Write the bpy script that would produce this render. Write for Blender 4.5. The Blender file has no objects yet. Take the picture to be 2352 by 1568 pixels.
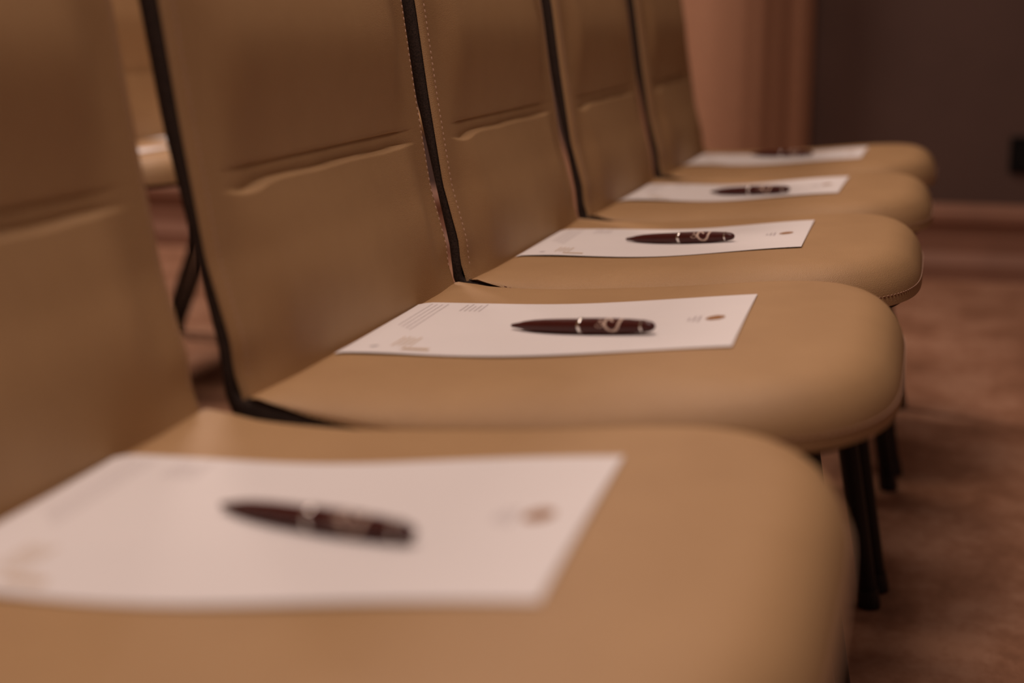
import bpy, bmesh, math, random
from mathutils import Vector, Matrix
random.seed(7)
sc = bpy.context.scene
COL = sc.collection
R = math.radians

# ---------------------------------------------------------------- camera
SEAT_H = 0.492                      # height of the paper's centre above the carpet
cam_d = bpy.data.cameras.new('camera')
cam = bpy.data.objects.new('camera', cam_d)
COL.objects.link(cam)
cam.location = (0.0, 0.0, SEAT_H + 0.239)
cam.rotation_euler = (R(90 - 12.27), 0.0, R(15.29))
cam_d.sensor_width = 36.0
cam_d.lens = 3430 / 2352 * 36.0
cam_d.clip_start = 0.05
cam_d.dof.use_dof = True
cam_d.dof.focus_distance = 1.40
cam_d.dof.aperture_fstop = 2.8
sc.camera = cam

# ---------------------------------------------------------------- world, lamps, exposure
w = bpy.data.worlds.new('world')
sc.world = w
w.use_nodes = True
bg = w.node_tree.nodes['Background']
bg.inputs[0].default_value = (1.0, 0.47, 0.45, 1)
bg.inputs[1].default_value = 0.05
sc.view_settings.view_transform = 'Standard'
sc.view_settings.look = 'None'
sc.view_settings.gamma = 1.0
sc.view_settings.use_curve_mapping = False
sc.view_settings.exposure = 0.0
sc.cycles.use_denoising = True


def area(name, loc, power, size, col=(1.0, 0.785, 0.69), aim=None):
    l = bpy.data.lights.new(name, 'AREA')
    l.shape = 'DISK'
    l.size = size
    l.energy = power
    l.color = col
    o = bpy.data.objects.new(name, l)
    o.location = loc
    if aim is not None:
        o.rotation_euler = (Vector(aim) - Vector(loc)).to_track_quat('-Z', 'Y').to_euler()
    COL.objects.link(o)
    return o


area('ceiling_lamp_front', (-0.44, 0.50, 2.85), 37, 1.1)
area('fill_light_front_aisle', (0.30, 1.7, 2.85), 5.5, 1.3)  # added fill light to brighten the carpet in front of the chairs
area('ceiling_lamp_rear_aisle', (-2.1, 3.3, 2.85), 50, 0.5)
area('fill_light_by_curtain', (-0.70, 2.55, 2.85), 11.5, 0.5, (1.0, 0.74, 0.58))  # added warm fill to lift the curtain, back wall and far sheets


# ---------------------------------------------------------------- materials
def new_mat(name):
    m = bpy.data.materials.new(name)
    m.use_nodes = True
    nt = m.node_tree
    return m, nt, nt.nodes['Principled BSDF']


def ramp(nt, stops):
    r = nt.nodes.new('ShaderNodeValToRGB')
    e = r.color_ramp.elements
    e[0].position, e[0].color = stops[0][0], (*stops[0][1], 1)
    e[1].position, e[1].color = stops[-1][0], (*stops[-1][1], 1)
    for p, c in stops[1:-1]:
        k = e.new(p)
        k.color = (*c, 1)
    return r


def noise(nt, scale, detail=3, rough=0.5, vec=None):
    n = nt.nodes.new('ShaderNodeTexNoise')
    n.inputs['Scale'].default_value = scale
    n.inputs['Detail'].default_value = detail
    n.inputs['Roughness'].default_value = rough
    if vec:
        nt.links.new(vec, n.inputs['Vector'])
    return n


def coords(nt, scale=(1, 1, 1)):
    t = nt.nodes.new('ShaderNodeTexCoord')
    mp = nt.nodes.new('ShaderNodeMapping')
    mp.inputs['Scale'].default_value = scale
    nt.links.new(t.outputs['Object'], mp.inputs['Vector'])
    return mp.outputs['Vector']


def bump(nt, bsdf, height, strength, dist):
    b = nt.nodes.new('ShaderNodeBump')
    b.inputs['Strength'].default_value = strength
    b.inputs['Distance'].default_value = dist
    nt.links.new(height, b.inputs['Height'])
    nt.links.new(b.outputs['Normal'], bsdf.inputs['Normal'])


def leather():
    m, nt, b = new_mat('tan_leather')
    v = coords(nt)
    n = noise(nt, 9, 4, 0.6, v)
    r = ramp(nt, [(0.3, (0.39, 0.232, 0.108)), (0.7, (0.44, 0.268, 0.127))])
    nt.links.new(n.outputs['Fac'], r.inputs[0])
    nt.links.new(r.outputs[0], b.inputs['Base Color'])
    vo = nt.nodes.new('ShaderNodeTexVoronoi')
    vo.feature = 'DISTANCE_TO_EDGE'
    vo.inputs['Scale'].default_value = 620
    nt.links.new(v, vo.inputs['Vector'])
    n2 = noise(nt, 1400, 2, 0.5, v)
    ad = nt.nodes.new('ShaderNodeMath')
    ad.operation = 'ADD'
    nt.links.new(vo.outputs['Distance'], ad.inputs[0])
    nt.links.new(n2.outputs['Fac'], ad.inputs[1])
    bump(nt, b, ad.outputs[0], 0.45, 0.0008)
    b.inputs['Roughness'].default_value = 0.52
    b.inputs['Specular IOR Level'].default_value = 0.4
    return m


def felt():
    m, nt, b = new_mat('dark_brown_fabric')
    v = coords(nt)
    n = noise(nt, 700, 3, 0.7, v)
    r = ramp(nt, [(0.35, (0.022, 0.015, 0.012)), (0.75, (0.075, 0.048, 0.036))])
    nt.links.new(n.outputs['Fac'], r.inputs[0])
    nt.links.new(r.outputs[0], b.inputs['Base Color'])
    bump(nt, b, n.outputs['Fac'], 0.5, 0.001)
    b.inputs['Roughness'].default_value = 0.85
    b.inputs['Specular IOR Level'].default_value = 0.2
    return m


def plain(name, col, rough=0.5, metal=0.0, var=0.06, scale=40, spec=0.5, coat=0.0):
    m, nt, b = new_mat(name)
    n = noise(nt, scale, 3, 0.5, coords(nt))
    lo = tuple(c * (1 - var) for c in col)
    hi = tuple(c * (1 + var) for c in col)
    r = ramp(nt, [(0.3, lo), (0.7, hi)])
    nt.links.new(n.outputs['Fac'], r.inputs[0])
    nt.links.new(r.outputs[0], b.inputs['Base Color'])
    b.inputs['Roughness'].default_value = rough
    b.inputs['Metallic'].default_value = metal
    b.inputs['Specular IOR Level'].default_value = spec
    b.inputs['Coat Weight'].default_value = coat
    b.inputs['Coat Roughness'].default_value = 0.08
    return m


def carpet():
    m, nt, b = new_mat('mottled_carpet')
    v = coords(nt, (1, 1, 1))
    vs = coords(nt, (1.3, 1.0, 1))
    big = noise(nt, 4.5, 4, 0.62, vs)
    mid = noise(nt, 34, 4, 0.75, vs)
    mix = nt.nodes.new('ShaderNodeMath')
    mix.operation = 'MULTIPLY_ADD'
    mix.inputs[1].default_value = 0.38
    nt.links.new(mid.outputs['Fac'], mix.inputs[0])
    sc_ = nt.nodes.new('ShaderNodeMath')
    sc_.operation = 'MULTIPLY'
    sc_.inputs[1].default_value = 0.72
    nt.links.new(big.outputs['Fac'], sc_.inputs[0])
    nt.links.new(sc_.outputs[0], mix.inputs[2])
    r = ramp(nt, [(0.42, (0.34, 0.166, 0.096)), (0.53, (0.45, 0.226, 0.133)), (0.64, (0.57, 0.315, 0.200))])
    nt.links.new(mix.outputs[0], r.inputs[0])
    nt.links.new(r.outputs[0], b.inputs['Base Color'])
    fine = noise(nt, 260, 3, 0.8, v)
    bump(nt, b, fine.outputs['Fac'], 0.9, 0.006)
    b.inputs['Roughness'].default_value = 0.95
    b.inputs['Specular IOR Level'].default_value = 0.1
    return m


M_LEATHER = leather()
M_FELT = felt()
M_THREAD = plain('stitch_thread', (0.54, 0.35, 0.25), 0.6)
M_METAL = plain('black_metal', (0.010, 0.010, 0.011), 0.5, 0.0, 0.1, 30, 0.3)
M_GLIDE = plain('black_plastic', (0.010, 0.010, 0.010), 0.45)
M_PAPER = plain('white_paper', (0.755, 0.715, 0.70), 0.75, 0, 0.012, 15, 0.2)
M_PEN = plain('burgundy_lacquer', (0.062, 0.0105, 0.0075), 0.33, 0, 0.05, 60, 0.35, 0.0)
M_CHROME = plain('polished_chrome', (0.85, 0.82, 0.78), 0.14, 1.0, 0.02)
M_PRINT_S = plain('silver_print', (0.62, 0.47, 0.38), 0.4, 0.0, 0.05)
M_INK_BROWN = plain('brown_ink', (0.31, 0.150, 0.060), 0.8, 0, 0.12, 300, 0.2)
M_INK_TAN = plain('tan_ink', (0.60, 0.45, 0.31), 0.8, 0, 0.05, 300, 0.2)
M_INK_GREY = plain('grey_ink', (0.55, 0.49, 0.49), 0.8, 0, 0.05, 300, 0.2)
M_INK_DARK = plain('dark_grey_ink', (0.36, 0.33, 0.34), 0.8, 0, 0.05, 300, 0.2)
M_CARPET = carpet()
M_WALL = plain('dark_wall_paint', (0.108, 0.067, 0.055), 0.8, 0, 0.10, 3, 0.2)
M_TRIM = plain('brown_painted_wood', (0.26, 0.130, 0.084), 0.55, 0, 0.06, 8, 0.3)
M_CEIL = plain('ceiling_paint', (0.42, 0.33, 0.27), 0.9, 0, 0.03, 4, 0.2)
M_DRAPE = plain('tan_drape_cloth', (0.40, 0.215, 0.130), 0.85, 0, 0.05, 60, 0.2)
M_SOCKET = plain('black_socket_plastic', (0.003, 0.003, 0.003), 0.5, 0, 0.05, 40, 0.2)


# ---------------------------------------------------------------- mesh helpers
def mesh_obj(name, verts, faces, mat, parent=None, smooth=True):
    me = bpy.data.meshes.new(name)
    me.from_pydata([tuple(v) for v in verts], [], faces)
    me.materials.append(mat)
    bm = bmesh.new()
    bm.from_mesh(me)
    bmesh.ops.recalc_face_normals(bm, faces=bm.faces)
    bm.to_mesh(me)
    bm.free()
    if smooth:
        me.polygons.foreach_set('use_smooth', [True] * len(me.polygons))
        me.set_sharp_from_angle(angle=R(55))
    me.update()
    o = bpy.data.objects.new(name, me)
    COL.objects.link(o)
    if parent:
        o.parent = parent
    return o


def empty(name, loc, rz=0.0):
    o = bpy.data.objects.new(name, None)
    o.empty_display_size = 0.05
    o.location = loc
    o.rotation_euler = (0, 0, rz)
    COL.objects.link(o)
    return o


def tag(o, label, cat, group=None):
    o['label'] = label
    o['category'] = cat
    if group:
        o['group'] = group
    return o


def copy_tree(o, parent=None):
    c = o.copy()
    COL.objects.link(c)
    if parent:
        c.parent = parent
    for ch in list(o.children):
        copy_tree(ch, c)
    return c


def structure(o):
    o['kind'] = 'structure'
    return o


def box(V, F, x0, x1, y0, y1, z0, z1):
    b = len(V)
    V += [(x0, y0, z0), (x1, y0, z0), (x1, y1, z0), (x0, y1, z0), (x0, y0, z1), (x1, y0, z1), (x1, y1, z1), (x0, y1, z1)]
    F += [(b, b + 3, b + 2, b + 1), (b + 4, b + 5, b + 6, b + 7), (b, b + 1, b + 5, b + 4), (b + 1, b + 2, b + 6, b + 5), (b + 2, b + 3, b + 7, b + 6), (b + 3, b, b + 4, b + 7)]


def box_obj(name, x0, x1, y0, y1, z0, z1, mat, parent=None):
    V, F = [], []
    box(V, F, x0, x1, y0, y1, z0, z1)
    return mesh_obj(name, V, F, mat, parent, smooth=False)


def tube(V, F, p0, p1, r0, r1, n=16, caps=True):
    p0, p1 = Vector(p0), Vector(p1)
    ax = (p1 - p0).normalized()
    a = ax.orthogonal().normalized()
    b = ax.cross(a)
    s = len(V)
    for p, r in ((p0, r0), (p1, r1)):
        for i in range(n):
            t = 2 * math.pi * i / n
            V.append(p + (a * math.cos(t) + b * math.sin(t)) * r)
    for i in range(n):
        j = (i + 1) % n
        F.append((s + i, s + j, s + n + j, s + n + i))
    if caps:
        F.append(tuple(s + i for i in range(n))[::-1])
        F.append(tuple(s + n + i for i in range(n)))


def sstep(a, b, x):
    t = min(1.0, max(0.0, (x - a) / (b - a)))
    return t * t * (3 - 2 * t)


def interp(tab, x):
    if x <= tab[0][0]:
        return tab[0][1]
    for (a, fa), (b, fb) in zip(tab, tab[1:]):
        if x <= b:
            t = (x - a) / (b - a)
            return fa + (fb - fa) * t
    return tab[-1][1]


def catmull(pts, n):
    out = []
    P = [pts[0]] + list(pts) + [pts[-1]]
    for i in range(1, len(P) - 2):
        p0, p1, p2, p3 = [Vector(q) for q in P[i - 1:i + 3]]
        for k in range(n):
            t = k / n
            out.append(0.5 * ((2 * p1) + (p2 - p0) * t + (2 * p0 - 5 * p1 + 4 * p2 - p3) * t * t + (3 * p1 - p0 - 3 * p2 + p3) * t ** 3))
    out.append(Vector(pts[-1]))
    return out


# ---------------------------------------------------------------- the setting
WALL_Y = 4.40
structure(box_obj('floor', -4.5, 3.6, -2.6, WALL_Y + 0.1, -0.05, 0.0, M_CARPET))
structure(box_obj('wall_back', -4.5, 3.6, WALL_Y, WALL_Y + 0.1, 0.0, 3.0, M_WALL))
structure(box_obj('wall_left', -4.6, -4.5, -2.6, WALL_Y + 0.1, 0.0, 3.0, M_WALL))
structure(box_obj('ceiling', -4.6, 3.6, -2.6, WALL_Y + 0.1, 3.0, 3.1, M_CEIL))


def profile_x(name, prof, x0, x1, mat):
    """moulding: (y, z) profile run along x"""
    V, F = [], []
    n = len(prof)
    for x in (x0, x1):
        V += [(x, y, z) for y, z in prof]
    for i in range(n):
        j = (i + 1) % n
        F.append((i, j, n + j, n + i))
    F.append(tuple(range(n)))
    F.append(tuple(range(n, 2 * n))[::-1])
    return structure(mesh_obj(name, V, F, mat, smooth=False))


wy = WALL_Y
profile_x('baseboard_back', [(wy, 0), (wy - 0.045, 0), (wy - 0.045, 0.045), (wy - 0.030, 0.070), (wy - 0.024, 0.078), (wy - 0.024, 0.150),
                             (wy - 0.040, 0.166), (wy - 0.040, 0.188), (wy - 0.012, 0.212), (wy, 0.214)], -4.5, 3.6, M_TRIM)


def curtain():
    V, F = [], []
    x1, x0 = -0.312, -1.02
    n = 260
    yw = WALL_Y - 0.020
    # depth of the cloth in front of the wall along its width: it turns back to the wall at the leading edge
    dep = [(0.0, 0.014), (0.028, 0.052), (0.05, 0.066), (0.085, 0.110), (0.105, 0.124), (0.135, 0.160), (0.20, 0.182), (0.28, 0.178), (0.36, 0.120), (0.42, 0.085),
           (0.50, 0.110), (0.58, 0.140), (0.66, 0.100), (0.72, 0.060)]
    cv = catmull([Vector((a, b, 0)) for a, b in dep], 12)
    cv = [(p.x, p.y) for p in cv]
    for layer in (0, 1):
        for i in range(n + 1):
            x = x1 + (x0 - x1) * i / n
            s = (x1 - x)
            d = interp(cv, s) + 0.004 * math.sin(s * 70) * (1 - sstep(0.10, 0.20, s))
            for z in (0.006, 0.25, 1.2, 2.0, 2.9):
                V.append((x, yw - d * (1.05 - 0.10 * z / 2.9) + 0.003 * layer, z))
    m = 5
    for layer in (0, 1):
        o = layer * (n + 1) * m
        for i in range(n):
            for k in range(m - 1):
                a = o + i * m + k
                F.append((a, a + 1, a + m + 1, a + m))
    L = (n + 1) * m
    for k in range(m - 1):
        F.append((k, k + 1, L + k + 1, L + k))
        F.append((n * m + k, n * m + k + 1, L + n * m + k + 1, L + n * m + k))
    for i in range(n):
        for k in (0, m - 1):
            F.append((i * m + k, (i + 1) * m + k, L + (i + 1) * m + k, L + i * m + k))
    o = empty('curtain', (-1.0, WALL_Y - 0.11, 0))
    c = mesh_obj('cloth', [(x + 1.0, y - (WALL_Y - 0.11), z) for x, y, z in V], F, M_DRAPE, o)
    V, F = [], []
    tube(V, F, (-0.10, 0.0, 2.92), (0.75, 0.0, 2.92), 0.014, 0.014, 14)
    mesh_obj('rail', V, F, M_METAL, o)
    tag(o, 'tan floor-length curtain in soft folds against the dark back wall', 'curtain')


curtain()

# black wall socket at the right edge of the picture
so = empty('wall_socket', (0.292, WALL_Y, 0.355))
V, F = [], []
box(V, F, -0.056, 0.056, -0.012, 0.0, -0.050, 0.050)
pl = mesh_obj('face_plate', V, F, M_SOCKET, so, smooth=False)
bm = bmesh.new(); bm.from_mesh(pl.data)
bmesh.ops.bevel(bm, geom=bm.edges[:], offset=0.003, segments=2, affect='EDGES')
bm.to_mesh(pl.data); bm.free()
V, F = [], []
N = 24
for k, (r, y) in enumerate(((0.024, -0.0125), (0.024, -0.0165), (0.020, -0.0165), (0.019, -0.0125))):
    for i in range(N):
        t = 2 * math.pi * i / N
        V.append((r * math.cos(t), y, r * math.sin(t)))
for k in range(3):
    for i in range(N):
        j = (i + 1) % N
        F.append((k * N + i, k * N + j, (k + 1) * N + j, (k + 1) * N + i))
mesh_obj('socket_well', V, F, M_GLIDE, so)
tag(so, 'black power socket low on the dark wall right of the chairs', 'socket')

# ---------------------------------------------------------------- chair: shape functions (chair frame, z measured from the floor)
TILT = math.tan(R(3.37))
HW = 0.235
XR, XS, XF = -0.168, 0.095, 0.269


def plane_z(x):
    return SEAT_H + TILT * x


SEAM = [(-0.170, -0.002), (-0.155, -0.003), (-0.135, -0.008), (-0.115, -0.015), (-0.08, -0.023), (-0.04, -0.031), (0.05, -0.035), (0.15, -0.036), (0.22, -0.040), (0.28, -0.042)]


def seam_z(x):
    return plane_z(x) + interp(SEAM, x)


def seat_outline():
    """near side rear -> near side front -> nose -> far side rear, then the rear edge"""
    half = []
    n = 26
    for i in range(n + 1):
        half.append((XR + 0.018 + (XS - XR - 0.018) * i / n, HW))
    m = 46
    for i in range(1, m + 1):
        t = math.pi / 2 * (1 - i / m)
        half.append((XS + (XF - XS) * math.cos(t) ** (2 / 3.1), HW * math.sin(t) ** (2 / 3.9) if t > 1e-9 else 0.0))
    rear = []
    for i in range(1, 7):
        t = math.pi / 2 * i / 6
        rear.append((XR + 0.018 - 0.018 * math.sin(t), HW - 0.018 + 0.018 * math.cos(t)))
    near = [(x, -y) for x, y in reversed(rear)] + [(x, -y) for x, y in half]
    far = [(x, y) for x, y in reversed(half[:-1])] + rear
    path = near + far
    back = [(XR, (HW - 0.018) * (1 - 2 * i / 24)) for i in range(1, 24)]
    return path, back


PATH, BACKEDGE = seat_outline()
SEGS = [(Vector(a), Vector(b)) for a, b in zip(PATH[7:-7], PATH[8:-6])]


def edge_dist(x, y):
    p = Vector((x, y))
    d = 9.0
    for a, b in SEGS:
        ab = b - a
        t = max(0.0, min(1.0, (p - a).dot(ab) / ab.length_squared))
        q = (a + ab * t - p).length_squared
        if q < d:
            d = q
    return math.sqrt(d)


def seat_top(x, y):
    d = edge_dist(x, y)
    rad = 0.092 - 0.020 * sstep(-0.13, 0.02, x) - 0.030 * sstep(0.06, 0.20, x)
    q = 1 - min(d / rad, 1.0)
    h = (1 - q ** 2.15) ** (1 / 2.15) if q < 1 else 0.0
    sag = -0.0055 * math.exp(-((x + 0.015) / 0.085) ** 2) * math.exp(-(y / 0.20) ** 2)
    crown = 0.004 * math.exp(-((x - 0.17) / 0.09) ** 2) * (1 - (y / HW) ** 2)
    rear = -0.006 * (1 - sstep(XR, XR + 0.03, x))
    return plane_z(x) + (sag + crown + rear) * h + interp(SEAM, x) * (1 - h)


def seat_cushion_mesh():
    loop = PATH + BACKEDGE
    n = len(loop)
    cx, cy = 0.04, 0.0
    ks = [0.05, 0.10, 0.15, 0.20, 0.25, 0.30, 0.35, 0.40, 0.45, 0.50, 0.55, 0.60, 0.64, 0.68, 0.72, 0.76, 0.80, 0.83, 0.86, 0.885, 0.91, 0.935, 0.955, 0.975, 0.988, 0.996, 1.0]
    V = [(cx, cy, seat_top(cx, cy))]
    F = []
    for k in ks:
        for x, y in loop:
            px, py = cx + (x - cx) * k, cy + (y - cy) * k
            z = seam_z(px) if k == 1.0 and x > XR + 0.03 else seat_top(px, py)
            V.append((px, py, z))
    for i in range(n):
        F.append((0, 1 + i, 1 + (i + 1) % n))
    for r in range(len(ks) - 1):
        for i in range(n):
            j = (i + 1) % n
            F.append((1 + r * n + i, 1 + (r + 1) * n + i, 1 + (r + 1) * n + j, 1 + r * n + j))
    # turn under to meet the shell
    b = len(V)
    for x, y in loop:
        V.append((cx + (x - cx) * 0.985, cy + (y - cy) * 0.985, seam_z(cx + (x - cx) * 0.985) - 0.002))
    o = 1 + (len(ks) - 1) * n
    for i in range(n):
        j = (i + 1) % n
        F.append((o + i, b + i, b + j, o + j))
    F.append(tuple(b + i for i in range(n)))
    return V, F


Z0 = SEAT_H
INNER = [(-0.03, -0.153), (0.002, -0.163), (0.08, -0.185), (0.166, -0.199), (0.25, -0.211), (0.44, -0.246)]
OUTER = [(-0.026, -0.171), (0.021, -0.180), (0.08, -0.1935), (0.166, -0.213), (0.25, -0.2265), (0.44, -0.2625)]
BTOP = 0.43


def back_w(z):
    """half width of the back at height z above the paper level"""
    a = 0.065
    base = HW - 0.0015
    if z > BTOP - a:
        t = min(1.0, (z - (BTOP - a)) / a)
        return base - 0.085 * (1 - (max(0.0, 1 - t ** 2.4)) ** (1 / 2.4))
    return base


def back_front(y, z):
    """x of the backrest's upholstered face"""
    xin = interp(INNER, z)
    wz = back_w(z)
    d = wz - abs(y)
    dt = BTOP - z
    dd = max(0.0, min(d, dt))
    rise = 0.0055 * (1 - (1 - min(dd / 0.010, 1.0)) ** 2.2) ** (1 / 2.2) if dd < 0.010 else 0.0055
    win = 1 - sstep(0.148, 0.206, abs(y))
    lip = 0.124 - 0.004 * math.exp(-((y + 0.165) / 0.025) ** 2) + 0.0005 * math.sin(y * 45)
    top = 0.137
    if z < lip:
        low = 0.0115 * sstep(-0.03, 0.058, z) - 0.0090 * (max(0.0, z - 0.052) / 0.072) ** 2
        f = sstep(lip - 0.0022, lip, z)
        g = low * (1 - f) + (-0.0046) * f
    elif z < top:
        g = -0.0046 + 0.0010 * math.sin(math.pi * (z - lip) / (top - lip))
    else:
        g = -0.0050 + 0.0190 * sstep(top - 0.030, top + 0.100, z) - 0.0150 * sstep(0.195, 0.36, z)
        if z < top + 0.002:
            g -= 0.0003
        g *= 1 - 0.8 * sstep(0.33, 0.42, z)
    # tuck at the very bottom where the back meets the seat
    tuck = -0.004 * (1 - sstep(0.0, 0.03, z)) * sstep(0.16, 0.22, abs(y))
    return xin + rise + g * win + tuck


def back_cushion_mesh():
    zs = []
    z = -0.028
    while z < BTOP - 0.0005:
        zs.append(z)
        if 0.112 < z < 0.142:
            z += 0.0009
        elif z > BTOP - 0.07:
            z += max(0.0006, (BTOP - z) * 0.18)
        else:
            z += 0.0075
    zs.append(BTOP)
    us = []
    m = 34
    for i in range(-m, m + 1):
        t = i / m
        us.append(math.copysign(1 - (1 - abs(t)) ** 1.6, t))
    V, F = [], []
    for z in zs:
        wz = back_w(z)
        for u in us:
            y = u * wz
            V.append((back_front(y, z), y, Z0 + z))
    c = len(us)
    for r in range(len(zs) - 1):
        for i in range(c - 1):
            a = r * c + i
            F.append((a, a + 1, a + c + 1, a + c))
    # close it with a rear face just inside the shell
    b = len(V)
    for z in zs:
        wz = back_w(z) - 0.004
        for y in (-wz, wz):
            V.append((interp(INNER, z) - 0.0012, y, Z0 + z))
    for r in range(len(zs) - 1):
        F.append((b + r * 2, b + r * 2 + 2, b + r * 2 + 3, b + r * 2 + 1))
        F.append((r * c, (r + 1) * c, b + r * 2 + 2, b + r * 2))
        F.append((r * c + c - 1, b + r * 2 + 1, b + r * 2 + 3, (r + 1) * c + c - 1))
    F.append(tuple(range(c)) + (b + 1, b))
    t = (len(zs) - 1)
    F.append(tuple(t * c + i for i in range(c)) + (b + t * 2 + 1, b + t * 2))
    return V, F


def shell_mesh():
    """one moulded shell under the seat and up behind the back: rows of (inner, outer, half width)"""
    rows = []
    zs = [BTOP - (BTOP - 0.36) * (i / 14) ** 1.6 for i in range(15)] + [0.34 - 0.02 * i for i in range(17)]
    for z in zs:
        rows.append(((interp(INNER, z) - 0.0008, Z0 + z), (interp(OUTER, z), Z0 + z), back_w(z)))
    corner = [((-0.1668, -0.003), (-0.1775, 0.004)), ((-0.1668, -0.0075), (-0.1755, -0.012)), ((-0.1660, -0.0105), (-0.1705, -0.025)),
              ((-0.1610, -0.0125), (-0.162, -0.035)), ((-0.1500, -0.0135), (-0.150, -0.041)), ((-0.1350, -0.0160), (-0.134, -0.044))]
    for (a, b) in corner:
        rows.append(((a[0], Z0 + a[1]), (b[0], Z0 + b[1]), HW))
    xs = [-0.115, -0.09, -0.06, -0.03, 0.0, 0.03, 0.06, XS]
    ws = [HW] * len(xs)
    m = 30
    for i in range(1, m + 1):
        t = math.pi / 2 * (1 - i / m)
        xs.append(XS + (XF - 0.012 - XS) * math.cos(t) ** (2 / 3.1))
        ws.append(max(0.004, HW * math.sin(max(t, 1e-6)) ** (2 / 3.9)))
    for x, wd in zip(xs, ws):
        wd = max(0.003, wd - 0.010 * sstep(-0.09, 0.02, x))
        th = 0.0085 + max(0.0, seam_z(x) - 0.0085 - (Z0 - 0.0455)) * (1 - sstep(-0.10, -0.01, x))
        rows.append(((x, seam_z(x) + 0.001), (x, seam_z(x) - th), wd))
    V, F = [], []
    for (ix, iz), (ox, oz), wd in rows:
        e = min(0.003, wd * 0.4)
        L = lambda t: (ix + (ox - ix) * t, iz + (oz - iz) * t)
        k1, k2 = wd - min(0.0055, wd * 0.5), wd - min(0.010, wd * 0.7)
        prof = [(-wd + e, 0.0), (-wd, 0.22), (-wd, 0.75), (-wd + e, 1.0), (wd - e, 1.0), (wd, 0.75), (wd, 0.22), (wd - e, 0.0),
                (k1, 0.0), (k2, 0.55), (-k2, 0.55), (-k1, 0.0)]
        for y, t in prof:
            x, z = L(t)
            V.append((x, y, z))
    P = 12
    for r in range(len(rows) - 1):
        for i in range(P):
            j = (i + 1) % P
            F.append((r * P + i, r * P + j, (r + 1) * P + j, (r + 1) * P + i))
    for e in (0, (len(rows) - 1) * P):
        for q in ((0, 1, 2, 3), (4, 5, 6, 7), (0, 3, 4, 7), (0, 7, 8, 11), (8, 9, 10, 11)):
            F.append(tuple(e + i for i in q))
    return V, F


def resample(pts, step):
    out = []
    acc = 0.0
    for a, b in zip(pts, pts[1:]):
        a, b = Vector(a), Vector(b)
        L = (b - a).length
        while acc < L:
            out.append((a.lerp(b, acc / L), (b - a).normalized()))
            acc += step
        acc -= L
    return out


def stitches(path3, normal_fn, step=0.0056, length=0.0034, wd=0.0013, up=0.0008):
    V, F = [], []
    for p, d in resample(path3, step):
        nrm = normal_fn(p)
        s = d.cross(nrm).normalized()
        nrm = s.cross(d).normalized()
        if nrm.dot(normal_fn(p)) < 0:
            nrm = -nrm
        b = len(V)
        for t, hgt, ww in ((-0.5, -0.2, 0.35), (-0.28, 1.0, 0.5), (0.28, 1.0, 0.5), (0.5, -0.2, 0.35)):
            c = p + d * (t * length)
            V += [c - s * wd * ww - nrm * 0.0003, c + nrm * up * hgt, c + s * wd * ww - nrm * 0.0003]
        for k in range(3):
            q = b + k * 3
            F += [(q, q + 1, q + 4, q + 3), (q + 1, q + 2, q + 5, q + 4)]
    return V, F


def chair_stitching():
    pts = []
    outs = []
    P2 = [Vector(p) for p in PATH[9:-9]]
    for i, p in enumerate(P2):
        a = P2[max(0, i - 1)]
        b = P2[min(len(P2) - 1, i + 1)]
        t = (b - a).normalized()
        q = p + Vector((-t.y, t.x)) * 0.0008
        pts.append(Vector((q.x, q.y, seat_top(q.x, q.y))))
        outs.append(Vector((t.y, -t.x, 0.75)).normalized())

    def nseat(p):
        k = min(range(len(pts)), key=lambda i: (pts[i] - p).length_squared)
        return outs[k]
    V, F = stitches(pts, nseat)
    z = 0.002
    side = []
    while z < BTOP - 0.010:
        wz = back_w(z) - 0.0090
        side.append((wz, z))
        z += 0.006
    bp = [(-a, b) for a, b in side] + [(a, b) for a, b in reversed(side)]
    pb = [Vector((back_front(y, z), y, Z0 + z)) for y, z in bp]
    V2, F2 = stitches(pb, lambda p: Vector((0.98, 0, 0.17)))
    b = len(V)
    V += V2
    F += [tuple(i + b for i in f) for f in F2]
    return V, F


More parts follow.
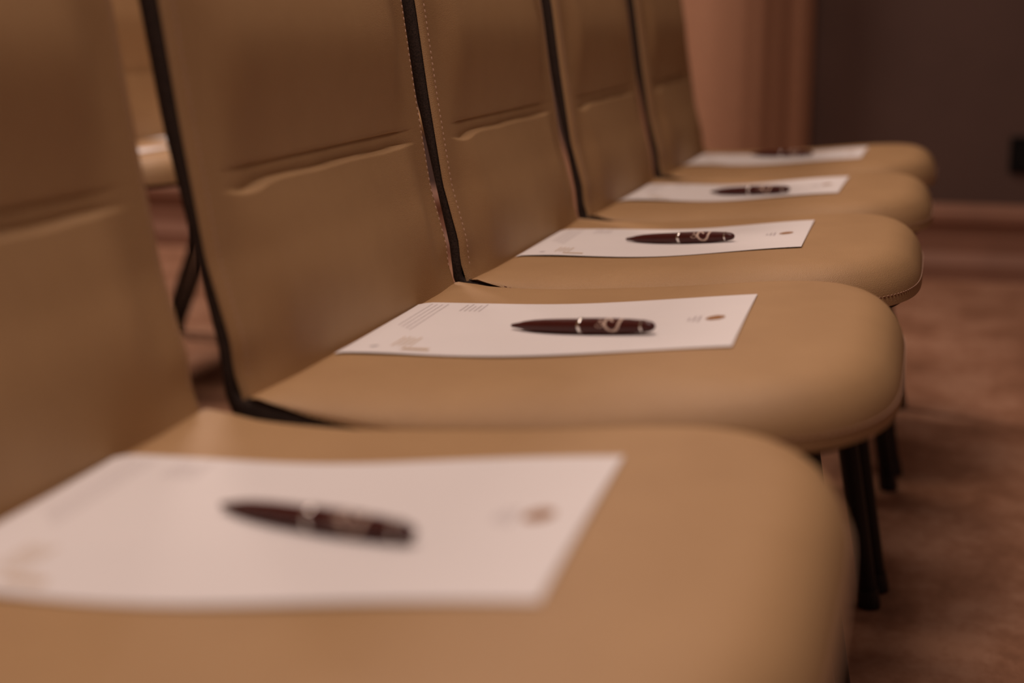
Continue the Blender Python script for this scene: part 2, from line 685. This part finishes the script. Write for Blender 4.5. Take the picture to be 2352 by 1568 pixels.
def make_chair():
    root = empty('conference_chair', (0, 0, 0))
    V, F = seat_cushion_mesh()
    mesh_obj('seat', V, F, M_LEATHER, root)
    V, F = back_cushion_mesh()
    o = mesh_obj('backrest', V, F, M_LEATHER, root)
    V, F = shell_mesh()
    o = mesh_obj('shell', V, F, M_FELT, root)
    o['label'] = 'dark brown fabric shell'
    V, F = chair_stitching()
    o = mesh_obj('stitching', V, F, M_THREAD, root)
    o['kind'] = 'stuff'
    for sx, sy in ((1, -1), (1, 1), (-1, -1), (-1, 1)):
        if sx > 0:
            top, foot = Vector((0.150, sy * 0.209, plane_z(0.150) - 0.050)), Vector((0.228, sy * 0.222, 0.0))
        else:
            top, foot = Vector((-0.105, sy * 0.209, plane_z(-0.105) - 0.036)), Vector((-0.290, sy * 0.221, 0.0))
        V, F = [], []
        end = foot.lerp(top, 0.02)
        ax = (foot - top).normalized()
        tube(V, F, top, end, 0.0125, 0.0120, 20)
        # flared socket where the leg meets the shell
        tube(V, F, top.lerp(foot, -0.012), top.lerp(foot, 0.05), 0.0160, 0.0130, 20)
        leg = mesh_obj('leg', V, F, M_METAL, root)
        leg['label'] = 'black metal leg'
        V, F = [], []
        c = foot.lerp(top, 0.055)
        tube(V, F, (foot.x, foot.y, 0.0005), foot.lerp(top, 0.012), 0.0140, 0.0140, 20)
        tube(V, F, foot.lerp(top, 0.012), c, 0.0145, 0.0135, 20)
        mesh_obj('foot_glide', V, F, M_GLIDE, leg)
    # under-seat cross bars
    for y in (-0.150, 0.150):
        V, F = [], []
        tube(V, F, (-0.11, y, plane_z(-0.11) - 0.050), (0.155, y, plane_z(0.155) - 0.063), 0.009, 0.009, 10)
        mesh_obj('support_bar', V, F, M_METAL, root)
    return root


# ---------------------------------------------------------------- paper and pen
PL, PW = 0.297, 0.210
def paper_z(x, y, seed):
    base = seat_top(max(-0.15, min(0.16, x)), y)
    wv = 0.0004 * math.sin(x * 30 + seed * 1.7) * sstep(0.03, 0.105, abs(y)) + 0.0007
    lift = 0.0010 * math.exp(-(((x + 0.115) / 0.04) ** 2 + ((y + 0.105) / 0.03) ** 2))
    return base + 0.0003 + wv + lift


def make_paper(chair, loc, rz, seed, label, detail=True):
    """sheet resting on a chair seat; built in the chair's frame, loc/rz are the offset of the sheet on the seat"""
    root = empty('sheet', (0, 0, 0))
    root.matrix_world = chair_matrix(chair)
    c, s = math.cos(rz), math.sin(rz)

    def place(u, v, up=0.0):
        x, y = loc[0] + u * c - v * s, loc[1] + u * s + v * c
        return (x, y, paper_z(x, y, seed) + up)
    root.name = 'paper_sheet'
    nx, ny = 44, 26
    V, F = [], []
    for up in (0.0, 0.00025):
        for i in range(nx + 1):
            for j in range(ny + 1):
                V.append(place(-PL / 2 + PL * i / nx, -PW / 2 + PW * j / ny, up))
    m = ny + 1
    L = (nx + 1) * m
    for lay in (0, 1):
        for i in range(nx):
            for j in range(ny):
                a = lay * L + i * m + j
                F.append((a, a + m, a + m + 1, a + 1))
    rim = [i * m for i in range(nx + 1)] + [nx * m + j for j in range(1, m)] + [i * m + ny for i in range(nx - 1, -1, -1)] + [j for j in range(ny - 1, 0, -1)]
    for a, b in zip(rim, rim[1:] + rim[:1]):
        F.append((a, b, L + b, L + a))
    mesh_obj('page', V, F, M_PAPER, root)

    def strip(V, F, u0, v0, u1, v1, wd, n=8):
        """a printed stroke, laid on the page"""
        d = Vector((u1 - u0, v1 - v0)).normalized()
        q = Vector((-d.y, d.x)) * wd / 2
        b = len(V)
        for i in range(n + 1):
            u, v = u0 + (u1 - u0) * i / n, v0 + (v1 - v0) * i / n
            V.append(place(u + q.x, v + q.y, 0.00042))
            V.append(place(u - q.x, v - q.y, 0.00042))
        for i in range(n):
            a = b + i * 2
            F.append((a, a + 1, a + 3, a + 2))
    if detail:
        # header emblem near the front edge
        V, F = [], []
        out = [(-0.0075, -0.0055), (-0.0030, -0.0098), (0.0035, -0.0080), (0.0072, -0.0010), (0.0060, 0.0068), (0.0, 0.0098), (-0.0052, 0.0060), (-0.0078, 0.0)]
        V.append(place(0.1255, 0.002, 0.00042))
        for u, v in out:
            V.append(place(0.1255 + u, 0.002 + v, 0.00042))
        for i in range(len(out)):
            F.append((0, 1 + i, 1 + (i + 1) % len(out)))
        o = mesh_obj('letterhead_emblem', V, F, M_INK_BROWN, root)
        o['label'] = 'small brown printed emblem'
        V, F = [], []
        rr = random.Random(3)
        for k, u in enumerate((0.1125, 0.1085, 0.1045)):
            v = -0.012 + 0.003 * k
            while v < 0.014 - 0.003 * k:
                L_ = rr.uniform(0.002, 0.005)
                strip(V, F, u, v, u + 0.0006, v + L_, 0.0016, 3)
                v += L_ + 0.0012
        o = mesh_obj('letterhead_text', V, F, M_INK_GREY, root)
        o['label'] = 'faint grey printed lettering'
        # footer: pale address lines in the rear corners
        V, F = [], []
        for k in range(5):
            u = -0.0830 - 0.0042 * k
            v = 0.068
            ln = 0.100 - (0.004 * (k % 3))
            while v < ln:
                L_ = rr.uniform(0.002, 0.006)
                strip(V, F, u, v, u, min(ln, v + L_), 0.0012, 3)
                v += L_ + 0.0011
        for k in range(4):
            u = -0.1180 - 0.0050 * k
            v = -0.015 + 0.006 * k
            while v < 0.095:
                L_ = rr.uniform(0.002, 0.006)
                strip(V, F, u, v, u, v + L_, 0.0011, 3)
                v += L_ + 0.0013
        o = mesh_obj('footer_text', V, F, M_INK_GREY, root)
        o['label'] = 'faint grey lines of small print'
        V, F = [], []
        for k in range(4):
            u = -0.1120 + 0.0045 * k
            v = -0.078 + 0.002 * (k % 2)
            while v < -0.046:
                L_ = rr.uniform(0.002, 0.006)
                strip(V, F, u, v, u, v + L_, 0.0016, 3)
                v += L_ + 0.0010
        for k in range(3):
            strip(V, F, -0.1010 + 0.0002 * k, -0.0905 + 0.0028 * k, -0.0790 - 0.0003 * k, -0.0905 + 0.0028 * k, 0.0022, 6)
        o = mesh_obj('footer_text', V, F, M_INK_TAN, root)
        o['label'] = 'tan printed lines and bar'
        V, F = [], []
        strip(V, F, -0.1270, -0.0840, -0.1230, -0.0780, 0.0035, 4)
        o = mesh_obj('footer_mark', V, F, M_INK_DARK, root)
        o['label'] = 'tiny dark grey printed mark'
    tag(root, label, 'paper', 'letterhead sheets on the chair seats')
    root['place_fn'] = 0
    del root['place_fn']
    return root, place


PEN_R = [(0.0, 0.0), (0.0002, 0.0009), (0.0012, 0.00125), (0.006, 0.0022), (0.012, 0.0034), (0.020, 0.0044), (0.030, 0.0050), (0.042, 0.0053), (0.0578, 0.0054)]
PEN_R2 = [(0.0606, 0.0059), (0.072, 0.00595), (0.085, 0.0058), (0.097, 0.0053), (0.1068, 0.0046)]


PS = 1.16       # overall pen length scale
PR = 1.04       # and girth


def lathe(name, prof, mat, parent, n=32, closed=False):
    V, F = [], []
    for s, r in prof:
        for i in range(n):
            t = 2 * math.pi * i / n
            V.append((s * PS, r * PR * math.cos(t), r * PR * math.sin(t)))
    for k in range(len(prof) - 1):
        for i in range(n):
            j = (i + 1) % n
            F.append((k * n + i, k * n + j, (k + 1) * n + j, (k + 1) * n + i))
    F.append(tuple(range(n)))
    F.append(tuple((len(prof) - 1) * n + i for i in range(n)))
    return mesh_obj(name, V, F, mat, parent)


def make_pen():
    root = empty('ballpoint_pen', (0, 0, 0))
    lathe('barrel', [(0.0062, 0.0021)] + PEN_R[4:], M_PEN, root)
    lathe('tip', [(0.0, 0.0007), (0.0004, 0.0011), (0.0012, 0.00135), (0.0064, 0.0022)], M_PEN, root)
    o = lathe('center_ring', [(0.0576, 0.0052), (0.0578, 0.0057), (0.0585, 0.0061), (0.0598, 0.0061), (0.0606, 0.0058), (0.0608, 0.0052)], M_CHROME, root)
    o['label'] = 'chrome ring around the middle'
    lathe('cap', PEN_R2, M_PEN, root)
    o = lathe('end_ring', [(0.1064, 0.0043), (0.1067, 0.0048), (0.1080, 0.0047), (0.1082, 0.0042)], M_CHROME, root)
    o['label'] = 'thin chrome ring near the blunt end'
    lathe('end_cap', [(0.1080, 0.0044), (0.111, 0.0041), (0.1135, 0.0034), (0.1152, 0.0023), (0.1160, 0.0009)], M_PEN, root)
    # printed emblem on the side facing the rows in front: a loop, a dot and small dashes
    V, F = [], []

    def rad(s):
        return interp(PEN_R2 + [(0.12, 0.003)], s) + 0.00007

    def on(s, a):
        return Vector((s * PS, -rad(s) * PR * math.cos(a), rad(s) * PR * math.sin(a)))

    def stroke(pts, wd):
        pts = catmull([Vector((s, a * 0.0058, 0)) for s, a in pts], 6)
        b = len(V)
        for i, p in enumerate(pts):
            t = (pts[min(i + 1, len(pts) - 1)] - pts[max(i - 1, 0)]).normalized()
            q = Vector((-t.y, t.x, 0)) * wd / 2
            for e in (p + q, p - q):
                V.append(on(e.x, e.y / 0.0058))
        for i in range(len(pts) - 1):
            F.append((b + 2 * i, b + 2 * i + 1, b + 2 * i + 3, b + 2 * i + 2))
    stroke([(0.0830, 1.45), (0.0808, 1.05), (0.0803, 0.55), (0.0815, 0.0), (0.0842, -0.42), (0.0872, -0.48), (0.0900, -0.12), (0.0912, 0.45), (0.0920, 1.1), (0.0924, 1.5)], 0.0021)
    stroke([(0.0838, 1.30), (0.0850, 1.00), (0.0866, 0.80)], 0.0014)
    stroke([(0.0742, 0.42), (0.0757, 0.24), (0.0778, 0.30), (0.0790, 0.50)], 0.0032)
    stroke([(0.0752, 0.95), (0.0772, 0.90)], 0.0013)
    o = mesh_obj('printed_emblem', V, F, M_PRINT_S, root)
    o['label'] = 'silver looped emblem printed on the barrel'
    return root


# ---------------------------------------------------------------- placing everything
ROW = [(-0.290, 0.638, 1.9), (-0.272, 1.130, 1.3), (-0.261, 1.614, 0.5), (-0.250, 2.116, -1.2), (-0.243, 2.639, -1.2)]
CHAIR_YAW = (-0.5, 0.0, -0.3, -0.3, 0.0)
CHAIR_LABELS = [
    'tan leather chair nearest the camera, blurred, cut off at the left edge',
    'tan leather chair second in the front row, its backrest crease in focus',
    'tan leather chair in the middle of the front row, sharp stitching at its front corner',
    'tan leather chair fourth in the front row, beyond the sharply stitched one',
    'tan leather chair farthest along the front row, closest to the curtain',
]


def chair_matrix(ch):
    return Matrix.Translation(ch.location) @ Matrix.Rotation(ch.rotation_euler.z, 4, 'Z')


proto = make_chair()
chairs = []
for i, (x, y, a) in enumerate(ROW):
    ch = proto if i == 0 else copy_tree(proto)
    ch.location = (x, y - (0.012 if i == 0 else 0.0), 0)
    ch.rotation_euler = (0, 0, R(CHAIR_YAW[i]))
    tag(ch, CHAIR_LABELS[i], 'chair', 'tan chairs in the front row')
    chairs.append(ch)

PAPERS = [
    'white letterhead sheet on the nearest seat, large and out of focus',
    'white letterhead sheet on the second seat, its brown emblem and pen clear',
    'white letterhead sheet on the middle seat of the front row, under the third pen',
    'white letterhead sheet on the fourth seat, narrow and slightly blurred',
    'white letterhead sheet on the farthest front-row seat, a blurred sliver',
]
# pens: world tip and blunt end on the plane of the paper
PENS = [((-0.3334, 0.6589), (-0.2418, 0.6187)), ((-0.3096, 1.1305), (-0.2164, 1.0940)), ((-0.3131, 1.6278), (-0.2191, 1.5937)),
        ((-0.2838, 2.1006), (-0.1977, 2.0498)), ((-0.2959, 2.7135), (-0.2110, 2.6607))]
PEN_LABELS = [
    'burgundy pen lying aslant on the nearest sheet, strongly blurred',
    'burgundy pen with chrome ring on the second sheet from the camera',
    'dark burgundy pen on the middle sheet of the front row, fairly sharp',
    'dark pen on the fourth sheet, a bright glint near its blunt end',
    'blurred dark pen on the farthest sheet near the curtain',
]


def lay_pen(pen, ch, seed, A, B):
    """rest a pen on the sheet of a chair; A is the tip, B a point towards the blunt end (world xy)"""
    mw = chair_matrix(ch)
    inv = mw.inverted()
    A = inv @ Vector((A[0], A[1], 0))
    B = inv @ Vector((B[0], B[1], 0))
    d = (B - A).normalized()

    def surf(s):
        q = A + d * s
        return paper_z(q.x, q.y, seed) + 0.0003
    # touches at 40 mm and 94 mm from the tip
    z1, z2 = surf(0.040 * PS) + 0.0053 * PR, surf(0.094 * PS) + 0.0055 * PR
    dirv = Vector((d.x * 0.054 * PS, d.y * 0.054 * PS, z2 - z1)).normalized()
    lo = min((z1 + (z2 - z1) * (s - 0.040) / 0.054 - r * PR) - surf(s * PS) for s, r in PEN_R[4:] + PEN_R2 + [(0.0592, 0.0061)])
    p0 = Vector((A.x, A.y, z1 - dirv.z / 0.9995 * 0.040 * PS - lo + 0.0001))
    side = Vector((0, 0, 1)).cross(dirv).normalized()
    up = dirv.cross(side)
    pen.matrix_world = mw @ Matrix.Translation(p0) @ Matrix((dirv, side, up)).transposed().to_4x4()


pen0 = make_pen()
pens = []
for i, ch in enumerate(chairs):
    sheet, place = make_paper(ch, (0.002, 0.012) if i == 0 else (0.0, 0.0), R(ROW[i][2] - CHAIR_YAW[i]), i, PAPERS[i])
    pen = pen0 if i == 0 else copy_tree(pen0)
    lay_pen(pen, ch, i, *PENS[i])
    tag(pen, PEN_LABELS[i], 'pen', 'burgundy pens on the sheets')
    pens.append(pen)

# row behind, glimpsed through the gap between the first two backrests
REAR = [(-1.43, 2.38), (-1.400, 2.87), (-1.390, 3.35)]
REAR_LABELS = [
    'tan chair in the row behind, seen between the first two front-row backrests',
    'tan chair in the row behind, its dark backrest high in the gap',
    'tan chair farthest in the row behind, only a black leg showing',
]
REAR_PAPER = [
    'lower white strip of paper glimpsed in the gap on a rear-row seat',
    'upper white strip of paper glimpsed in the gap below the rear backrest',
]
for i, (x, y) in enumerate(REAR):
    ch = copy_tree(proto)
    ch.location = (x, y, 0)
    ch.rotation_euler = (0, 0, 0)
    tag(ch, REAR_LABELS[i], 'chair', 'tan chairs in the row behind')
    if i < len(REAR_PAPER):
        make_paper(ch, (0.0, 0.0), 0.0, i + 8, REAR_PAPER[i], detail=False)
bpy.context.view_layer.update()
